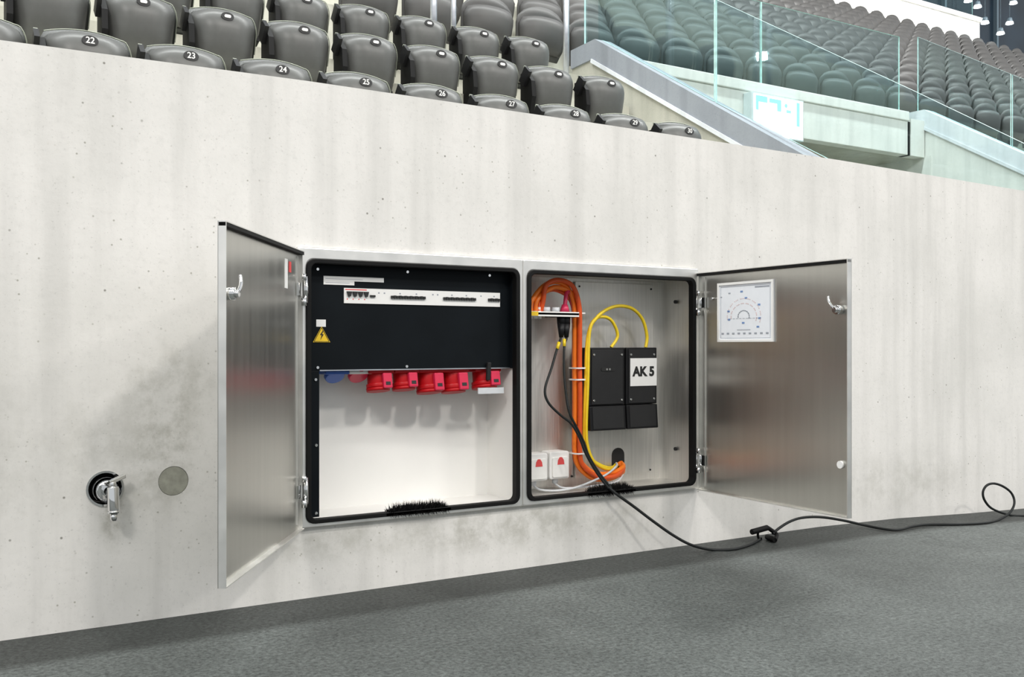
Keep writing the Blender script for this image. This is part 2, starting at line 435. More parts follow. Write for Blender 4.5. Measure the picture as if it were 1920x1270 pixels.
glass_panel(gl, [(8.065, 3.715), (8.065, 4.63), (10.40, 4.63), (10.40, 3.715)], XZ, 4.54, 4.558)
gl = thing('glass_balustrade', (10.9, 3.0, 3.0), 'sloping glass balustrade on the pale parapet at the far side of the stairway', 'balustrade')
bot2 = lambda y: 3.785 + .594 * (y - 4.493)
glass_panel(gl, [(.95, bot2(.95)), (.95, 3.859 + .614 * (.95 - 3.209)), (3.40, 3.859 + .614 * (3.40 - 3.209)), (3.40, bot2(3.40))], YZ, 10.88, 10.898)
glass_panel(gl, [(3.42, bot2(3.42)), (3.42, 3.859 + .614 * (3.42 - 3.209)), (4.64, 4.735), (4.64, 3.793), (4.493, 3.79)], YZ, 10.88, 10.898)

# lit sign on the lintel
sg = thing('exit_sign', (8.1, 4.48, 3.13), 'glowing white and cyan lit sign box on the pale lintel', 'sign')
MB().box(7.72, 8.52, 4.36, 4.478, 3.115, 3.565).build('housing', 'sign_box', sg, bevel=.004)
MB().box(7.755, 8.50, 4.354, 4.3605, 3.13, 3.55).build('lit_panel', 'sign_face', sg)
b = MB(); y0, y1 = 4.350, 4.3535
b.box(7.78, 7.95, y0, y1, 3.47, 3.535); b.box(7.78, 7.82, y0, y1, 3.38, 3.47); b.box(7.98, 8.16, y0, y1, 3.48, 3.525)
b.box(8.10, 8.16, y0, y1, 3.40, 3.48); b.cyl((8.235, y1, 3.475), (8.235, y0, 3.475), .022, n=12); b.box(8.24, 8.31, y0, y1, 3.40, 3.43)
b.box(8.40, 8.445, y0, y1, 3.27, 3.53)
b.build('pictogram', 'sign_cyan', sg)

# white band wall behind the top row, dark glazed front with lamps beyond
bw = MB().box(10, 27.1, 14.33, 14.7, 9.2, 10.50).build('wall_back', 'concrete_white', bevel=.02); tag(bw, kind='structure')
MB().box(10, 27.16, 14.27, 14.75, 10.36, 10.50).build('coping', 'white_paint', bw, bevel=.015)
glb = thing('glass_balustrade', (24, 14.55, 10.5), 'glass balustrade on the white wall above the top row of seats', 'balustrade')
for x0, x1 in ((18.0, 21.0), (21.03, 24.03), (24.06, 27.0)):
    glass_panel(glb, [(x0, 10.48), (x0, 11.45), (x1, 11.45), (x1, 10.48)], XZ, 14.5, 14.52)
fc = MB().box(14, 44, 18.0, 18.3, 8.5, 16).build('wall_facade', 'facade_dark'); tag(fc, kind='structure')
for x in (21.5, 24.6, 27.6, 30.6, 33.6):
    MB().box(x - .05, x + .05, 17.86, 18.0, 8.5, 16).build('mullion', 'facade_mullion', fc)
MB().box(27.2, 40, 14.33, 18.0, 8.7, 9.05).build('floor_gallery', 'concrete_stand')['kind'] = 'structure'
for i, p in enumerate(((27.400, 13.600, 10.208), (26.957, 13.600, 9.841), (25.866, 13.600, 10.409), (27.585, 13.600, 10.827), (26.216, 13.600, 10.020), (25.423, 13.600, 10.493))):
    p = Vector(p)
    lamp = thing('spot_lamp', p, 'small glowing white lamp in the dark gallery above the top row', 'lamp', 'gallery lamps')
    MB().cyl(p + Vector((0, 0, -.03)), p + Vector((0, 0, .03)), .11, .09, 14).build('lens', 'lamp_glow', lamp)
    MB().cyl(p + Vector((0, 0, .03)), p + Vector((0, 0, .14)), .09, .06, 14).build('housing', 'facade_mullion', lamp)
    MB().cyl(p + Vector((0, 0, .14)), (p.x, p.y, 16), .007, n=6).build('drop_rod', 'facade_mullion', lamp)
ap = Vector((27.824, 14.600, 10.940))
tag(MB().box(ap.x - .07, ap.x + .07, 17.94, 17.999, ap.z - .3, ap.z + .3).build('amber_plate', 'amber_mark'), 'small upright amber plate on the dark gallery glazing', 'plate')

# handrail posts in the aisles
def post(x, y, z0, z1, label, r=.024):
    t = thing('handrail_post', (x, y, z0), label, 'post')
    MB().cyl((x, y, z0), (x, y, z1), r, n=12).build('tube', 'rail_steel', t)
    MB().cyl((x, y, z0), (x, y, z0 + .012), r * 2, n=16).build('base_plate', 'rail_steel', t)
post(3.86, 4.20, 3.05, 4.6, 'thicker steel handrail post in the aisle behind the third row', .030)
post(4.05, 4.20, 3.05, 4.6, 'thinner steel handrail post in the aisle behind the third row', .024)
post(5.22, 4.20, 3.05, 4.7, 'tall steel post between the third row end seat and the parapet', .028)

# ------------------------------------------------------------------ seats
def shell(wt, wb, h, z0, bulge, yoff, th, arch=.02, nu=14, nv=9, lean=0., round_top=.16, sq=3.0, bott=.55):
    vs = []; fs = []
    def pt(u, v, back):
        hw = (wb + (wt - wb) * v) / 2
        if v > .72: hw *= 1 - round_top * ((v - .72) / .28) ** 2.4
        if v < .2: hw *= 1 - .10 * ((.2 - v) / .2) ** 2
        e = 1 - abs(u) ** sq
        prof = 1 - bott * abs(2 * v - 1.05) ** 3
        y = -bulge * e * prof
        z = z0 + v * h + arch * (1 - u * u) * v
        y += yoff - lean * (v - .5) * -1 * h
        return (u * hw, y + (th if back else 0), z)
    for back in (0, 1):
        for j in range(nv + 1):
            for i in range(nu + 1): vs.append(pt(2 * i / nu - 1, j / nv, back))
    n = nu + 1; K = n * (nv + 1)
    for j in range(nv):
        for i in range(nu):
            a = j * n + i
            fs += [(a, a + 1, a + n + 1, a + n), (K + a, K + a + n, K + a + n + 1, K + a + 1)]
    rim = [i for i in range(n)] + [j * n + nu for j in range(1, nv + 1)] + [nv * n + i for i in range(nu - 1, -1, -1)] + [j * n for j in range(nv - 1, 0, -1)]
    fs += [(rim[k], K + rim[k], K + rim[(k + 1) % len(rim)], rim[(k + 1) % len(rim)]) for k in range(len(rim))]
    return vs, fs
def oval(b, cx, y, cz, rx, rz, th, n=18, tilt=0., mi=0):
    vs = [(cx + rx * math.cos(2 * math.pi * i / n), yy + tilt * rz * math.sin(2 * math.pi * i / n), cz + rz * math.sin(2 * math.pi * i / n)) for yy in (y, y - th) for i in range(n)]
    b.add(vs, [list(range(n)), list(range(2 * n - 1, n - 1, -1))] + [(i, (i + 1) % n, (i + 1) % n + n, i + n) for i in range(n)], mi)
pan = MB(); pan.add(*shell(.432, .362, .345, .375, .125, -.010, .03, lean=-.10, sq=3.2, nu=18), smooth=True)
ME_pan = pan.mesh('seat_pan', 'seat_plastic')
bk = MB(); bk.add(*shell(.468, .41, .40, .345, .030, .035, .014, lean=-.10, arch=.026), smooth=True)
ME_back = bk.mesh('backrest', 'seat_back')
ar = MB()
ar.obox((-.240, -.034, .662), ((1, 0, 0), (0, .75, .66), (0, -.66, .75)), (.013, .042, .062))
ME_arm = ar.mesh('armrest', 'black_plastic')
ac = MB()
ac.obox((-.240, -.048, .719), ((1, 0, 0), (0, .75, .66), (0, -.66, .75)), (.010, .030, .006))
ac.obox((-.226, -.034, .697), ((1, 0, 0), (0, .75, .66), (0, -.66, .75)), (.004, .026, .014))
ME_armcap = ac.mesh('armrest_cap', 'seat_trim')
rm = MB()
rimp = [p for p in shell(.470, .41, .40, .345, .030, .026, .014, lean=-.10, arch=.027)[0]]
nn = 15
rm.tube([rimp[j * nn + 14] for j in range(4, 10)] + [rimp[9 * nn + i] for i in range(13, 0, -1)] + [rimp[9 * nn]], .0035, 5, sub=2)
ME_rim = rm.mesh('rim_piping', 'seat_trim')
br = MB(); br.box(-.03, .03, .02, .07, 0, .42); br.box(-.20, .20, .03, .06, .38, .42)
ME_brk = br.mesh('bracket', 'black_plastic')
st = MB(); st.prism([(.05, .33), (-.075, .36), (-.115, .50), (-.100, .62), (-.03, .70), (.05, .70)], YZ, -.230, -.196)
ME_side = st.mesh('side_plate', 'rubber')
bd = MB(); oval(bd, 0, -.128, .690, .040, .027, .006, tilt=.12)
ME_badge = bd.mesh('number_badge', 'charcoal_box')
wp = MB(); wp.prism(rrect(-.020, .020, .681, .700, .008), XZ, -.139, -.134)
ME_plate = wp.mesh('badge_plate', 'white_plastic')
def link(name, me, parent=None, loc=(0, 0, 0), rot=None):
    o = bpy.data.objects.new(name, me); COL.objects.link(o); o.location = loc
    if parent: o.parent = parent
    if rot: o.rotation_euler = rot
    return o
ORD = ['end', 'second', 'third', 'fourth', 'fifth', 'sixth', 'seventh', 'eighth', 'ninth', 'tenth', 'eleventh']
RN = ['front', 'second', 'third']
RANGE = [10, 9, 7]
for r, (y, z, u0) in enumerate(ROWS):
    for k in range(RANGE[r]):
        num = 30 - k
        if r == 0 and num >= 22:
            lab = ('charcoal tip-up stadium seat with badge %d, %s from the parapet, above the concrete wall' % (num, ORD[k])) if k else 'charcoal tip-up stadium seat with badge 30 at the parapet end above the concrete wall'
        elif r == 0:
            lab = 'charcoal tip-up stadium seat beside seat 22, cut off by the frame, above the wall'
        else:
            lab = 'charcoal tip-up stadium seat in the %s row, %s from the sloping parapet' % (RN[r], ORD[k] if k else 'the one at the end nearest')
            if k == 0: lab = 'charcoal tip-up stadium seat at the parapet end of the %s row' % RN[r]
        s = thing('stadium_seat', (u0 - .501 * k, y + .13, z - BADGE), lab, 'seat', '%s row seats' % RN[r])
        link('backrest', ME_back, s); pn = link('seat_pan', ME_pan, s)
        a = link('armrest', ME_arm, s); link('armrest_cap', ME_armcap, a)
        link('bracket', ME_brk, s); link('side_plate', ME_side, s); link('rim_piping', ME_rim, s)
        bg = link('number_badge', ME_badge, pn)
        if r == 0 and num >= 22:
            link('numerals', text_mesh(str(num), 'white_plastic', .044), bg, (0, -.1365, .690), (math.radians(90), 0, 0))
        else:
            link('badge_plate', ME_plate, bg)

# main stand beyond the glass: wider seats, one mesh each in the far rows
fp = MB(); fp.add(*shell(.575, .50, .33, .33, .105, -.01, .03, lean=-.12, nu=10, nv=6), smooth=True)
ME_fpan = fp.mesh('seat_pan', 'seat_far')
fb = MB(); fb.add(*shell(.60, .53, .46, .29, .035, .04, .016, lean=-.16, arch=.05, nu=10, nv=7, round_top=.30), smooth=True)
ME_fback = fb.mesh('backrest', 'seat_far')
fd = MB(); oval(fd, 0, .006, .705, .017, .012, .006, n=10)
ME_fbadge = fd.mesh('number_badge', 'white_plastic')
fbr = MB(); fbr.box(-.04, .04, .03, .08, 0, .36)
ME_fbrk = fbr.mesh('bracket', 'black_plastic')
one = MB(); one.add(*shell(.575, .50, .33, .33, .105, -.01, .03, lean=-.12, nu=6, nv=4), smooth=True)
one.add(*shell(.60, .53, .46, .29, .035, .04, .016, lean=-.16, arch=.05, nu=6, nv=5, round_top=.30), smooth=True)
one.box(-.04, .04, .03, .08, 0, .36); oval(one, 0, .006, .705, .017, .012, .006, n=6, mi=1)
ME_one = one.mesh('stadium_seat', ['seat_far', 'white_plastic'])
KR = [(5, 22), (7, 24), (10, 26), (12, 29), (14, 31), (16, 34), (19, 36), (21, 38), (23, 41), (25, 43), (27, 45), (30, 48)]
RO = ['lowest', 'second lowest', 'third lowest', 'fourth lowest', 'fifth lowest', 'sixth lowest', 'sixth highest', 'fifth highest', 'fourth highest', 'third highest', 'second highest', 'topmost']
for j, (y, z) in enumerate(MAIN):
    k0, k1 = KR[j]
    for k in range(k0, k1 + 1):
        x = .55 - .12 * j + .63 * k
        lab = 'dark grey seat in the %s row of the main stand beyond the glass' % RO[j]; grp = 'main stand seats, %s row' % RO[j]
        if j < 4:
            s = thing('stadium_seat', (x, y + .03, z - BADGE), lab, 'seat', grp)
            link('seat_pan', ME_fpan, s); link('bracket', ME_fbrk, s)
            bk_ = link('backrest', ME_fback, s); link('number_badge', ME_fbadge, bk_)
        else:
            tag(link('stadium_seat', ME_one, None, (x, y + .03, z - BADGE)), lab, 'seat', grp)

# ------------------------------------------------------------------ electrical cabinet
cab = thing('electrical_cabinet', (2.066, 0, .246), 'open twin-door stainless steel electrical cabinet set in the concrete wall', 'cabinet')
def openring(b, xo, xi, zo, zi, r, y0, y1, ro=.004):
    b.ring(rrect(xo[0], xo[1], zo[0], zo[1], ro), rrect(xi[0], xi[1], zi[0], zi[1], r), XZ, y0, y1)
fr = MB()
openring(fr, (1.162, 2.068), (1.196, 2.046), (.244, 1.203), (.262, 1.160), .028, -.020, .004)
openring(fr, (2.0682, 2.972), (2.090, 2.950), (.244, 1.203), (.266, 1.158), .028, -.020, .004)
fr.build('frame', 'steel_frame', cab, bevel=.007, seg=3)
LIN = (1.204, 2.038, .268, 1.152); RIN = (2.098, 2.940, .272, 1.150)
for (x0, x1, z0, z1) in (LIN, RIN):
    g = MB(); g.ring(rrect(x0 - .013, x1 + .013, z0 - .011, z1 + .011, .032), rrect(x0 + .005, x1 - .005, z0 + .004, z1 - .004, .022), XZ, -.028, .004)
    g.build('gasket', 'rubber', cab, bevel=.003)
def inner_box(x0, x1, z0, z1, mat, nm):
    t = .004; yb = .21
    b = MB(); b.box(x0 - t, x1 + t, yb, yb + t, z0 - t, z1 + t)
    b.box(x0 - t, x0, .005, yb, z0 - t, z1 + t); b.box(x1, x1 + t, .005, yb, z0 - t, z1 + t)
    b.box(x0, x1, .005, yb, z1, z1 + t); b.box(x0, x1, .005, yb, z0 - t, z0)
    return b.build(nm, mat, cab)
inner_box(1.204, 2.042, .264, 1.156, 'panel_white', 'left_compartment')
inner_box(2.096, 2.944, .268, 1.154, 'steel_inside', 'right_compartment')

def screw(parent, x, y, z, r=.0062, mat='chrome'):
    b = MB(); b.cyl((x, y + .002, z), (x, y - .004, z), r, r * .8, 12)
    return b.build('screw', mat, parent)
# black cover over the breakers
cv = MB(); cv.box(1.207, 2.034, .028, .033, .778, 1.150); cv.box(1.207, 2.034, .033, .050, .778, .783)
cv.box(1.207, 1.258, .028, .033, .270, .778)
cv.box(2.034, 2.0405, .006, .033, .778, 1.154); cv.box(1.207, 2.034, .006, .033, 1.1500, 1.1545); cv.box(1.2045, 1.207, .006, .033, .27, 1.154)
cover = cv.build('cover_panel', 'black_panel', cab, bevel=.0012)
MB().box(1.258, 2.034, .024, .0285, .7775, .7815).build('cover_lip', 'rail_steel', cover)
for x, z in ((1.251, 1.132), (1.596, 1.136), (1.944, 1.136), (1.251, .790), (1.593, .790), (1.944, .790), (1.244, .748), (1.246, .520), (1.246, .284)):
    screw(cover, x, .028, z)
b = MB(); b.box(1.273, 1.502, .0268, .0282, 1.094, 1.110); b.box(1.273, 1.388, .0268, .0282, 1.080, 1.094)
b.build('name_strip', 'white_plastic', cover)
b = MB(); b.box(1.280, 1.42, .0264, .0269, 1.1, 1.1015); b.box(1.280, 1.37, .0264, .0269, 1.086, 1.0875)
b.build('strip_print', 'print_grey', cover)
MB().box(1.348, 1.990, .0240, .0284, 1.016, 1.070).build('breaker_row', 'white_plastic', cover)
for k in range(4):
    x = 1.357 + k * .0215
    b = MB(); b.prism([(x, 1.058), (x + .019, 1.058), (x + .014, 1.040), (x + .005, 1.040)], XZ, .017, .0242)
    b.build('main_toggle', 'label_black', cover)
b = MB(); b.box(1.446, 1.466, .0185, .0242, 1.040, 1.047); b.build('test_button', 'label_black', cover)
for x0, n in ((1.528, 13), (1.742, 13), (1.936, 5)):
    for k in range(n):
        x = x0 + k * .0108
        MB().box(x, x + .0088, .0175, .0242, 1.037, 1.047 + .001 * (k % 2)).build('toggle', 'label_black', cover)
b = MB(); b.box(1.352, 1.434, .0236, .0242, 1.063, 1.0665)
for k in range(4): b.box(1.358 + .022 * k, 1.362 + .022 * k, .0236, .0242, 1.029, 1.033)
b.build('red_marking', 'label_red', cover)
b = MB()
for x in (1.478, 1.500, 1.562, 1.628, 1.696, 1.716, 1.776, 1.838, 1.902, 1.960): b.box(x, x + .006, .0236, .0242, 1.053, 1.058)
b.build('small_marking', 'print_grey', cover)
MB().box(1.246, 1.281, .0262, .0282, .932, .957).build('blank_label', 'white_plastic', cover)
b = MB(); b.prism([(1.234, .878), (1.297, .878), (1.2655, .933)], XZ, .0258, .0282)
wt = b.build('warning_triangle', 'label_yellow', cover); wt['label'] = 'yellow high voltage warning triangle'
b = MB(); b.prism([(1.269, .918), (1.259, .903), (1.265, .903), (1.261, .886), (1.273, .906), (1.267, .906), (1.272, .918)], XZ, .0250, .0258)
for p, q in (((1.238, .8805), (1.293, .8805)), ((1.293, .8805), (1.2655, .929)), ((1.2655, .929), (1.238, .8805))):
    b.tube([(p[0], .0256, p[1]), (q[0], .0256, q[1])], .0011, 4, straight=True)
b.build('lightning_print', 'label_black', cover)
# brush strips at the cable exits
def brush(x0, x1, z, nm):
    base = MB(); base.obox(((x0 + x1) / 2, -.012, z - .006), ((1, 0, 0), (0, 1, 0), (0, 0, 1)), ((x1 - x0) / 2 + .012, .016, .005))
    bo = base.build(nm, 'rubber', cab)
    h = MB()
    for i in range(1700):
        x = random.uniform(x0, x1); y = random.uniform(-.024, .012)
        edge = min(1, min(x - x0, x1 - x) / .03)
        ln = random.uniform(.024, .046) * (.45 + .55 * edge)
        p = Vector((x, y, z - .004)); q = p + Vector((random.uniform(-.014, .014), random.uniform(-.020, .010), ln * random.uniform(.6, 1)))
        if random.random() < .33: q = p + Vector((random.uniform(-.012, .012), -random.uniform(.014, .026), -random.uniform(.002, .022)))
        d = (q - p).orthogonal().normalized() * .0015; e2 = (q - p).normalized().cross(d)
        h.add([p + d, p - d * .5 + e2, p - d * .5 - e2, q], [(0, 1, 3), (1, 2, 3), (2, 0, 3)])
    o = h.build('bristles', 'rubber', bo); o['kind'] = 'stuff'
brush(1.500, 1.735, .270, 'brush_strip'); brush(2.385, 2.605, .272, 'brush_strip')
# mounting plate, rear slot, fixing screws of the right compartment
pl = MB(); pl.box(2.110, 2.455, .200, .206, .300, 1.135); pl.box(2.470, 2.898, .196, .206, .300, 1.140)
plate = pl.build('mounting_plate', 'steel_inside', cab, bevel=.001)
b = MB(); b.prism(rrect(2.664, 2.732, .288, .418, .032), XZ, .1935, .1958)
b.build('cable_slot', 'hole_dark', plate)
for x, z in ((2.452, .31), (2.88, .31), (2.885, 1.12), (2.49, 1.12)): screw(plate, x, .197, z, .005, 'charcoal_box')
b = MB(); b.cyl((2.9405, .09, 1.06), (2.932, .09, 1.06), .008, n=10); b.cyl((2.9405, .09, .41), (2.932, .09, .41), .008, n=10)
b.build('wall_stud', 'charcoal_box', cab)

# doors
def door(hx, tx, ty, z0, z1, label, side):
    """sheet-metal door: hinge at (hx, -.022), tip at (tx, ty); lips turned towards the inner face"""
    h = Vector((hx, -.022, 0)); t = Vector((tx, ty, 0)); ax = (t - h).normalized(); W = (t - h).length
    inn = Vector((-ax.y, ax.x, 0)) if side > 0 else Vector((ax.y, -ax.x, 0))
    up = Vector((0, 0, 1)); Z = z1 - z0
    def P(s, z, n): return h + ax * s + inn * n + up * (z0 + z)
    def bx(b, s0, s1, a0, a1, n0, n1, mi=0):
        c = P((s0 + s1) / 2, (a0 + a1) / 2, (n0 + n1) / 2)
        return b.obox(c, (ax, up, inn), ((s1 - s0) / 2, (a1 - a0) / 2, (n1 - n0) / 2), mi)
    b = MB(); bx(b, 0, W, 0, Z, -.002, 0)
    d = b.build('door', 'steel_door', cab); d['label'] = label
    lip = .020
    b = MB(); bx(b, 0, W, Z - .003, Z, 0, lip); b.build('top_lip', 'steel_frame', d)
    b = MB(); bx(b, 0, W, Z - .013, Z - .0032, .0005, lip - .001); b.build('lip_shade_strip', 'rubber', d)  # black strip stands in for the shaded underside of the top lip
    b = MB(); bx(b, 0, W, 0, .003, 0, lip); b.build('bottom_lip', 'steel_frame', d)
    b = MB(); bx(b, W - .003, W, .003, Z - .003, 0, lip); b.build('edge_lip', 'steel_frame', d)
    b = MB(); bx(b, 0, .003, .003, Z - .003, 0, lip * .7); bx(b, .03, .034, .02, Z - .02, 0, .006); b.build('hinge_lip', 'steel_frame', d)
    for zz in (.13, Z - .13):
        b = MB(); b.cyl(P(-.004, zz - .045, lip + .004), P(-.004, zz + .045, lip + .004), .008, n=12)
        bx(b, -.002, .040, zz - .022, zz + .022, lip * .2, lip * .55)
        b.cyl(P(.012, zz - .055, lip + .002), P(.012, zz - .030, lip + .002), .0095, n=10)
        b.cyl(P(.012, zz + .030, lip + .002), P(.012, zz + .052, lip + .002), .0075, n=10)
        b.build('hinge', 'chrome', d)
    lz = Z - .185
    b = MB(); b.cyl(P(W - .045, lz, 0), P(W - .045, lz, .030), .017, n=16); b.cyl(P(W - .045, lz, .030), P(W - .045, lz, .040), .010, n=12)
    b.build('lock_barrel', 'chrome', d)
    b = MB(); b.tube([P(W - .045, lz, .034), P(W - .058, lz + .014, .037), P(W - .072, lz + .030, .036), P(W - .078, lz + .050, .032)], .0055, 8)
    b.build('latch_arm', 'chrome', d)
    return d, P, bx, W, Z
dl, P, bx, W, Z = door(1.165, .705, -.710, .244, 1.186, 'left stainless door swung wide open', +1)
b = MB(); bx(b, .150, .185, Z - .135, Z - .040, .0005, .002); bl = b.build('rating_label', 'white_plastic', dl)
b = MB(); bx(b, .105, .130, Z - .080, Z - .045, .0005, .002); b.build('red_label', 'label_red', dl)
dr, P2, bx2, W2, Z2 = door(2.981, 2.948, -.852, .240, 1.182, 'right stainless door opened square to the wall', -1)
b = MB(); b.cyl(P2(W2 - .045, .19, .0), P2(W2 - .045, .19, .010), .014, n=16); b.build('white_knob', 'white_plastic', dr)  # small white knob put in for a white dot
b = MB(); b.cyl(P2(.085, Z2 - .115, 0), P2(.085, Z2 - .115, .012), .006, n=10); b.build('stud', 'chrome', dr)

# plan of the hall in a white frame on the right door
ph = thing('plan_sheet', P2(.27, Z2 - .30, .002), 'white framed seating plan sheet fixed inside the right steel door', 'sheet')
S0, S1, A0, A1 = .118, .446, Z2 - .300, Z2 - .052
b = MB(); bx2(b, S0, S1, A0, A1, .001, .005); b.build('sheet', 'paper', ph)
fr = MB()
for q in ((S0, S1, A0, A0 + .010), (S0, S1, A1 - .010, A1), (S0, S0 + .010, A0 + .010, A1 - .010), (S1 - .010, S1, A0 + .010, A1 - .010)): bx2(fr, *q, .0045, .009)
fr.build('frame', 'white_plastic', ph)
pg = MB(); pb = MB(); pk = MB(); w_ = S1 - S0; h_ = A1 - A0
def q_(b, u0, u1, v0, v1): bx2(b, S0 + w_ * u0, S0 + w_ * u1, A0 + h_ * v0, A0 + h_ * v1, .005, .0056)
q_(pg, .05, .95, .925, .935); q_(pg, .68, .93, .885, .91); q_(pg, .05, .95, .06, .066); q_(pg, .055, .06, .07, .92); q_(pg, .94, .945, .07, .92)
for k in range(9): q_(pg, .07 + .1 * k, .115 + .1 * k, .125, .155)
q_(pg, .36, .60, .195, .205); q_(pg, .20, .24, .81, .83); q_(pg, .05, .08, .75, .77)
for u, v in ((.42, .82), (.50, .71), (.18, .50), (.73, .59), (.74, .37), (.45, .30), (.19, .36), (.71, .23)): q_(pb, u, u + .045, v, v + .03)
for k in range(40):
    a0 = math.pi * (-.1 + 1.2 * k / 40)
    for rx, rz, bb in ((.30, .30, pk), (.23, .22, pk), (.10, .10, pg)):
        if k % 4 != 3:
            u = .48 + rx * math.cos(a0); v = .42 + rz * math.sin(a0); q_(bb, u - .008, u + .008, v - .008, v + .006)
for k in range(9): q_(pg, .22 + .06 * k, .26 + .06 * k, .385, .392)
pr = pg.build('plan_linework', 'print_grey', ph); bm_ = pb.build('blue_marks', 'print_blue', ph); sa_ = pk.build('seating_arcs', 'print_pink', ph)
for o_ in (pr, bm_, sa_): o_['kind'] = 'stuff'

# red power sockets hanging below the cover
def cee(x, w, drop, label, plate=False):
    t = thing('power_socket', (x, .06, .777), label, 'socket', 'red power sockets under the black cover')
    dr_ = Vector((0, -.18, -.984)); up_ = Vector((0, -.984, .18)); rt = Vector((1, 0, 0)); c = Vector((x, .085, .777))
    b = MB(); b.obox(c + Vector((0, 0, -.004)), ((1, 0, 0), (0, 1, 0), (0, 0, 1)), (w * .55, .045, .008)); b.build('flange', 'red_plastic', t, bevel=.003)
    b = MB(); b.cyl(c - dr_ * .004, c + dr_ * (drop * .80), w * .40, w * .42, 24); b.cyl(c + dr_ * (drop * .78), c + dr_ * (drop), w * .47, w * .47, 24)
    b.build('barrel', 'red_plastic', t, bevel=.002)
    b = MB(); cc = c + dr_ * (drop + .005); b.cyl(cc - dr_ * .004, cc + dr_ * .008, w * .485, w * .47, 24); b.build('lid', 'red_plastic', t)
    lc = c + dr_ * (drop * .70) + up_ * (w * .46) + rt * (w * .20)
    b = MB(); b.obox(lc, (rt, up_, dr_), (w * .20, .011, drop * .42))
    lt = b.build('locking_tab', 'red_lid', t, bevel=.004)
    b = MB(); b.obox(lc + up_ * .0105 + dr_ * (drop * .16), (rt, up_, dr_), (w * .10, .0018, .006)); b.build('slot', 'label_black', lt)
    if plate:
        b = MB(); b.box(x - .058, x + .056, .018, .024, .682, .705); b.build('tag_plate', 'cable_grey', t)
        b = MB(); b.obox((x - .012, .020, .768), ((1, 0, 0), (0, 1, .1), (0, -.1, 1)), (.008, .006, .034)); b.build('lever', 'charcoal_box', t, bevel=.002)
cee(1.500, .090, .066, 'red round power socket first of four, beside the small white socket')
cee(1.603, .090, .064, 'red round power socket second of four under the black cover')
cee(1.706, .098, .078, 'larger red power socket third of four under the black cover')
cee(1.810, .098, .078, 'larger red power socket fourth of four, beside the grey tagged one')
cee(1.948, .104, .066, 'red power socket with grey tag plate and lever under the black cover', True)
def small_outlet(x, mat, label, lidmat):
    t = thing('outlet', (x, .10, .777), label, 'socket')
    b = MB(); b.box(x - .045, x + .045, .05, .15, .764, .777); b.build('flange', lidmat, t, bevel=.004)
    b = MB(); b.cyl((x, .085, .764), (x, .075, .752), .038, .034, 20); b.build('lid', mat, t, bevel=.002)
small_outlet(1.335, 'blue_plastic', 'blue outlet with hinged lid under the left end of the black cover', 'blue_plastic')
small_outlet(1.425, 'red_lid', 'small white and red outlet between the blue outlet and red sockets', 'white_plastic')

# ------------------------------------------------------------------ equipment in the right compartment
def splice(x0, x1, z0, z1, label, lettered):
    t = thing('splice_box', ((x0 + x1) / 2, .196, z0), label, 'box')
    zs = z0 + (z1 - z0) * .30
    b = MB(); b.box(x0, x1, .105, .195, zs, z1); b.build('housing', 'black_plastic', t, bevel=.003)
    b = MB(); b.prism([(.195, z0), (.094, z0), (.102, zs - .002), (.195, zs - .002)], YZ, x0, x1); b.build('lower_cover', 'black_plastic', t, bevel=.003)
    b = MB(); b.box(x0 + .012, x1 - .012, .101, .1055, zs + .006, z1 - .008); f = b.build('front_plate', 'charcoal_box', t, bevel=.001)
    b = MB(); b.prism([(.1018, zs - .006), (.0946, z0 + .008), (.0926, z0 + .008), (.0998, zs - .006)], YZ, x0 + .014, x1 - .012); b.build('hood_plate', 'charcoal_box', t)
    for x in (x0 + .022, x1 - .020):
        for z in (zs + .022, z1 - .030): screw(f, x, .101, z, .0055)
    return t, zs
t, zs = splice(2.475, 2.664, .508, .858, 'black fibre splice box with small slot left of the lettered one', False)
b = MB(); b.prism(rrect(2.535, 2.605, .758, .774, .007), XZ, .0985, .1008); b.build('slot', 'label_black', t)
b = MB(); b.cyl((2.563, .0985, .766), (2.563, .0965, .766), .0045, n=10); b.cyl((2.578, .0985, .766), (2.578, .0965, .766), .0045, n=10); b.build('indicator', 'chrome', t)
t, zs = splice(2.672, 2.842, .508, .858, 'black fibre splice box carrying the white AK 5 label', True)
b = MB(); b.box(2.690, 2.836, .0985, .1006, .692, .812); lb = b.build('name_label', 'white_plastic', t)
wl = world_loc(lb)
link('lettering', text_mesh('AK 5', 'label_black', .056, .045), lb, Vector((2.763, .0978, .753)) - wl, (math.radians(90), 0, 0))

def jbox(x0, x1, z0, z1, label):
    t = thing('junction_box', ((x0 + x1) / 2, .199, z0), label, 'box')
    b = MB(); b.prism(rrect(x0, x1, z0, z1, .010), XZ, .130, .199); b.build('housing', 'white_plastic', t, bevel=.004)
    b = MB(); b.prism(rrect(x0 + .010, x1 - .010, z0 + .008, z1 - .022, .008), XZ, .122, .1305); lid = b.build('lid', 'white_paint', t, bevel=.002)
    b = MB(); xm = (x0 + x1) / 2; zm = z0 + (z1 - z0) * .66
    b.prism([(xm - .017, zm - .014), (xm + .017, zm - .014), (xm + .014, zm + .004), (xm + .005, zm + .016), (xm - .006, zm + .016), (xm - .014, zm + .004)], XZ, .1205, .1222)
    b.build('red_mark', 'label_red', lid)
    b = MB(); b.cyl((xm, .165, z0 - .022), (xm, .165, z0), .012, .014, 12); b.build('cable_gland', 'cable_grey', t)
jbox(2.186, 2.284, .312, .425, 'white junction box with red mark by the centre mullion')
jbox(2.294, 2.392, .314, .428, 'white junction box with red mark next to the orange cables')

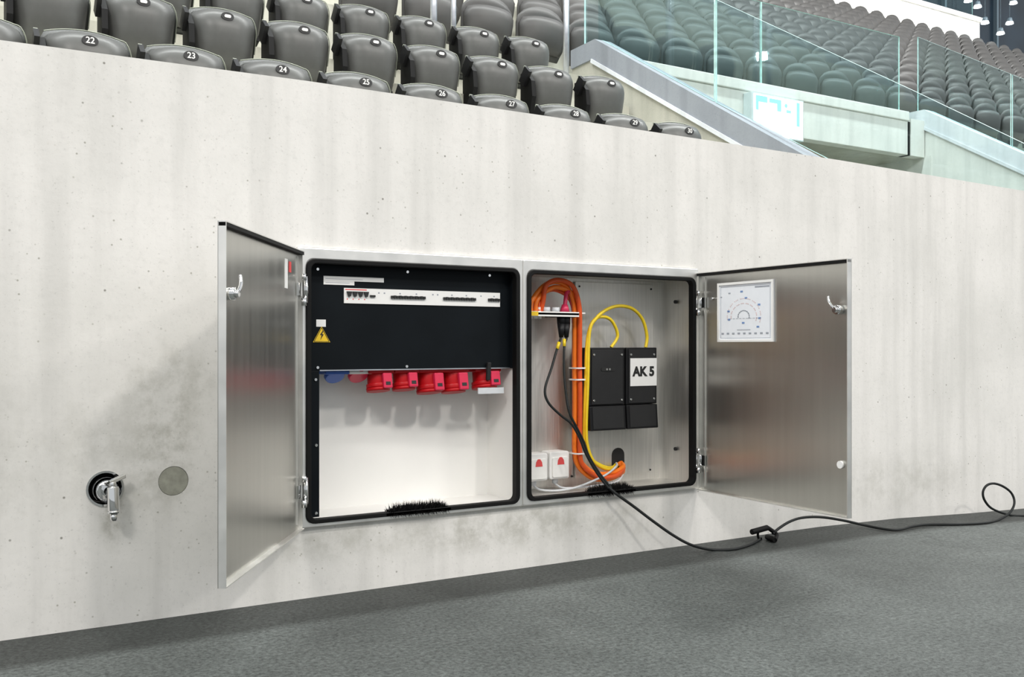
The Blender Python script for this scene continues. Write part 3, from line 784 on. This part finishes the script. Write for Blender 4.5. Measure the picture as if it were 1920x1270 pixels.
pt = thing('connector_shelf', (2.28, .15, .990), 'white slotted connector shelf holding plugs below the orange cable arc', 'shelf')
b = MB(); b.box(2.150, 2.392, .060, .199, .990, 1.000); b.box(2.150, 2.392, .060, .064, .984, 1.004); b.build('plate', 'white_paint', pt, bevel=.001)
b = MB(); b.box(2.152, 2.190, .0585, .0602, .986, 1.003); b.build('yellow_tag', 'label_yellow', pt)
for x in (2.172, 2.196, 2.216):
    MB().cyl((x, .09, .975), (x, .09, 1.022), .009, n=10).build('coupling', 'white_plastic', pt)
for x in (2.246, 2.292):
    b = MB(); b.cyl((x, .085, 1.0), (x, .085, 1.022), .016, n=16); b.cyl((x, .085, 1.022), (x, .085, 1.0225), .009, n=12, mi=1); b.build('socket_cap', ['cable_grey', 'charcoal_box'], pt)
b = MB(); b.obox((2.318, .09, .986), ((1, 0, 0), (0, 1, 0), (0, 0, 1)), (.062, .022, .004)); b.build('under_plate', 'charcoal_box', pt)

# cables --------------------------------------------------------------
def cable(name, mat, pts, r, label, cat='cable', group=None, n=8, sub=6):
    o = MB().tube(pts, r, n, 0, sub).build(name, mat); tag(o, label, cat, group); return o
OY = .12
def orange(dx, dz, dy, sx, top, label, mat):
    pts = [(sx, .09, 1.006), (sx + .006, .09 + dy * .4, 1.045), (2.235 + dx * .4, .095 + dy, 1.105 + top), (2.300 + dx * .3, .10 + dy, 1.128 + top), (2.365 + dx, .105 + dy, 1.106 + top),
           (2.400 + dx, .108 + dy, 1.03 + dz), (2.409 + dx, .115 + dy, .93), (2.412 + dx, .12 + dy, .80), (2.414 + dx, .12 + dy, .66), (2.413 + dx, .12 + dy, .52), (2.413 + dx, .12 + dy, .43),
           (2.432 + dx * .6, .12 + dy, .360 + dx * .8), (2.505 + dx * .3, .115 + dy, .306 + dx), (2.605, .12 + dy, .300 + dx), (2.690, .15, .322 + dx * .8), (2.702 + dx * .4, .190, .352)]
    return cable('orange_cable', mat, pts, .0102, label, group='orange cables')
oc = orange(0, 0, 0, 2.172, .000, 'outermost bright orange cable arching from the yellow tag end of the shelf', 'cable_orange')
orange(.022, .0, .0, 2.196, -.022, 'orange cable in the middle of the arching bundle', 'cable_orange')
orange(.011, -.006, .020, 2.216, -.030, 'orange cable on the inner side of the arching bundle', 'cable_orange_deep')
orange(.011, .004, -.020, 2.222, .006, 'deep red-orange cable on top of the arching bundle', 'cable_orange_deep')
for z in (.998, .770, .722, .415):
    b = MB(); b.ring(rrect(2.398, 2.449, .084, .155, .016, 4), rrect(2.401, 2.446, .087, .152, .014, 4), XY, z, z + .006)
    b.build('cable_tie', 'white_plastic', oc)
pk = cable('pink_cable', 'cable_pink', [(2.340, .09, 1.000), (2.343, .09, 1.045), (2.356, .098, 1.085), (2.378, .105, 1.085), (2.402, .118, 1.02), (2.412, .128, .96)], .0085, 'crimson cable plugged into the top of the white connector shelf')
MB().cyl((2.340, .09, 1.001), (2.341, .09, 1.035), .022, .012, 14).build('plug', 'cable_pink', pk)
YY = .125
cable('yellow_cable', 'cable_yellow', [(2.610, .13, .859), (2.645, 0.130, 0.909), (2.608, 0.120, 0.970), (2.550, 0.110, 0.989), (2.499, 0.110, 0.968), (2.469, 0.110, 0.885), (2.464, 0.115, 0.706), (2.460, 0.120, 0.527), (2.465, 0.120, 0.449), (2.501, 0.120, 0.386), (2.579, 0.130, 0.348), (2.653, 0.170, 0.340), (2.707, 0.210, 0.355)], .0072, 'yellow fibre cable with the smaller arc, entering the unlettered splice box', group='yellow cables')
cable('yellow_cable', 'cable_yellow', [(2.800, .13, .859), (2.807, 0.130, 0.909), (2.775, 0.120, 0.979), (2.714, 0.110, 1.024), (2.636, 0.100, 1.036), (2.568, 0.100, 1.021), (2.509, 0.100, 0.982), (2.476, 0.105, 0.919), (2.470, 0.108, 0.706), (2.465, 0.112, 0.527), (2.473, 0.112, 0.442), (2.506, 0.112, 0.377), (2.578, 0.125, 0.340), (2.659, 0.170, 0.335), (2.713, 0.210, 0.350)], .0074, 'yellow fibre cable with the taller arc, entering the lettered splice box', group='yellow cables')
def plug_black(x, pts, label, tagz):
    c = cable('black_cable', 'cable_black', pts, .0052, label, group='black cables')
    b = MB(); b.cyl((x, .09, .990), (x, .088, .955), .0185, .017, 14); b.cyl((x, .088, .955), (x + (pts[1][0] - x) * .5, .086, .900), .017, .009, 14)
    b.build('plug', 'black_plastic', c)
    return c
ca = plug_black(2.322, [(2.322, .088, .955), (2.318, .085, .900), (2.292, 0.070, 0.863), (2.248, 0.050, 0.777), (2.203, 0.030, 0.693), (2.212, 0.020, 0.640), (2.262, 0.010, 0.590), (2.313, 0.005, 0.552), (2.349, 0.000, 0.497), (2.377, -0.005, 0.431), (2.425, -0.012, 0.353), (2.470, -0.035, 0.286)],
                'black cable with plug hanging in the wider bow below the shelf', 0)
cb = plug_black(2.346, [(2.346, .088, .955), (2.346, .085, .900), (2.324, 0.070, 0.863), (2.310, 0.050, 0.755), (2.307, 0.030, 0.658), (2.312, 0.015, 0.594), (2.340, 0.010, 0.540), (2.376, 0.008, 0.478), (2.399, 0.004, 0.418), (2.442, -0.004, 0.351), (2.488, -0.030, 0.284)],
                'black cable with plug hanging almost straight below the shelf', 0)
for c_, p, q in ((ca, (2.300, 0.073, 0.880), (2.288, 0.068, 0.852)), (cb, (2.328, 0.075, 0.893), (2.324, 0.070, 0.863))):
    MB().cyl(p, q, .0068, n=10).build('yellow_sleeve', 'cable_yellow', c_)
cable('grey_cable', 'cable_grey', [(2.235, .165, .292), (2.238, .12, .279), (2.29, .08, .276), (2.38, .07, .283), (2.47, .075, .302), (2.56, .09, .325), (2.64, .13, .350), (2.69, .20, .352)], .0045, 'thin pale grey cable running from the white junction boxes to the slot')
cable('grey_cable', 'cable_grey', [(2.343, .165, .292), (2.345, .12, .280), (2.40, .09, .278), (2.52, .09, .281), (2.62, .10, .288), (2.69, .15, .315), (2.705, .20, .345)], .0042, 'thin pale grey cable lying along the floor of the right compartment')

# black cable to the arena floor with coupler and loop
D_ = dip
run = [(2.474, -0.030, 0.289), (2.507, -0.055, 0.255), (2.572, -0.070, 0.208), (2.651, -0.100, 0.144), (2.731, -0.130, 0.084), (2.808, -0.155, 0.040), (2.929, -0.149, 0.006), (3.013, -0.189, 0.006), (3.136, -0.159, 0.006), (3.263, -0.098, 0.006)]
fc_ = cable('floor_cable', 'cable_black', run, .0062, 'black cable drooping from the brush opening to the coupler on the floor')
run2 = [(3.309, -0.130, 0.033), (3.363, -0.120, 0.052), (3.442, -0.110, 0.072), (3.537, -0.100, 0.079), (3.658, -0.100, 0.070), (3.798, -0.105, 0.043), (3.925, -0.110, 0.012), (3.949, -0.182, 0.005), (3.961, -0.253, 0.005), (4.015, -0.264, 0.004), (4.131, -0.237, 0.002), (4.268, -0.226, -0.003), (4.442, -0.279, -0.010), (4.619, -0.292, -0.018), (4.819, -0.243, -0.028),
        (4.954, -0.220, -0.007), (5.021, -0.205, 0.035), (5.022, -0.190, 0.084), (4.966, -0.180, 0.123), (4.897, -0.170, 0.144), (4.839, -0.165, 0.137), (4.814, -0.160, 0.102), (4.833, -0.160, 0.056), (4.895, -0.165, 0.009), (5.068, -0.156, -0.039), (5.147, -0.211, -0.043), (5.331, -0.280, -0.049)]
cable('looped_cable', 'cable_black', run2, .0062, 'black cable curling into an upright loop on the floor by the wall')
cp = thing('cable_coupler', (3.301, -0.093, 0.006), 'black cable coupler with open hooked strap lying at the wall foot', 'coupler')
p = [Vector(v) for v in ((3.189, -0.120, 0.050), (3.287, -0.120, 0.060), (3.333, -0.130, 0.026), (3.285, -0.166, 0.013), (3.310, -0.095, 0.013), (3.228, -0.120, 0.042), (3.277, -0.078, 0.006))]
b = MB(); b.cyl(p[0], p[1], .0125, n=12); b.build('coupler_body', 'rubber', cp, bevel=.002)
b = MB(); b.tube([p[1], (p[1] + p[2]) / 2 + Vector((0, 0, .002)), p[2], p[3]], .0095, 8); b.build('hook_arm', 'rubber', cp)
b = MB(); b.cyl(p[4], p[3], .0125, n=12); b.build('plug_body', 'rubber', cp, bevel=.002)
b = MB(); b.tube([p[5], (p[5] + p[6]) / 2 + Vector((-.003, 0, 0)), p[6], Vector((3.289, -0.086, 0.006))], .0055, 8); b.build('strain_relief', 'rubber', cp)

# ------------------------------------------------------------------ water tap in its round recess
tp = thing('water_tap', (.553, .0, .425), 'chrome water tap in a round recess of the concrete wall', 'tap')
b = MB(); b.ring([(.553 + .0548 * math.cos(a), .425 + .0548 * math.sin(a)) for a in [2 * math.pi * i / 32 for i in range(32)]],
                 [(.553 + .049 * math.cos(a), .425 + .049 * math.sin(a)) for a in [2 * math.pi * i / 32 for i in range(32)]], XZ, -.004, .05)
b.build('recess_sleeve', 'chrome', tp)
b = MB(); b.cyl((.553, .066, .425), (.553, .068, .425), .048, n=28); b.build('recess_back', 'hole_dark', tp)
b = MB(); b.cyl((.560, .066, .418), (.560, .015, .418), .039, .039, 24); b.cyl((.560, .015, .418), (.560, .0, .418), .039, .028, 24); b.build('rosette', 'chrome', tp)
b = MB(); b.cyl((.557, .01, .418), (.566, -.055, .420), .017, .016, 16); b.build('neck', 'chrome', tp, bevel=.002)
b = MB(); b.cyl((.566, -.052, .436), (.568, -.060, .362), .0175, .0175, 18); b.build('spout', 'chrome', tp, bevel=.003)
b = MB(); b.cyl((.568, -.060, .362), (.568, -.061, .356), .019, .019, 18); b.cyl((.568, -.061, .356), (.568, -.062, .334), .0125, .0110, 16); b.build('nozzle', 'chrome', tp)
b = MB(); b.cyl((.566, -.052, .436), (.566, -.051, .450), .010, n=12); b.obox((.580, -.044, .457), ((1, .3, .35), (-.3, 1, 0), (-.3, 0, 1)), (.026, .008, .006)); b.build('lever', 'chrome', tp, bevel=.002)
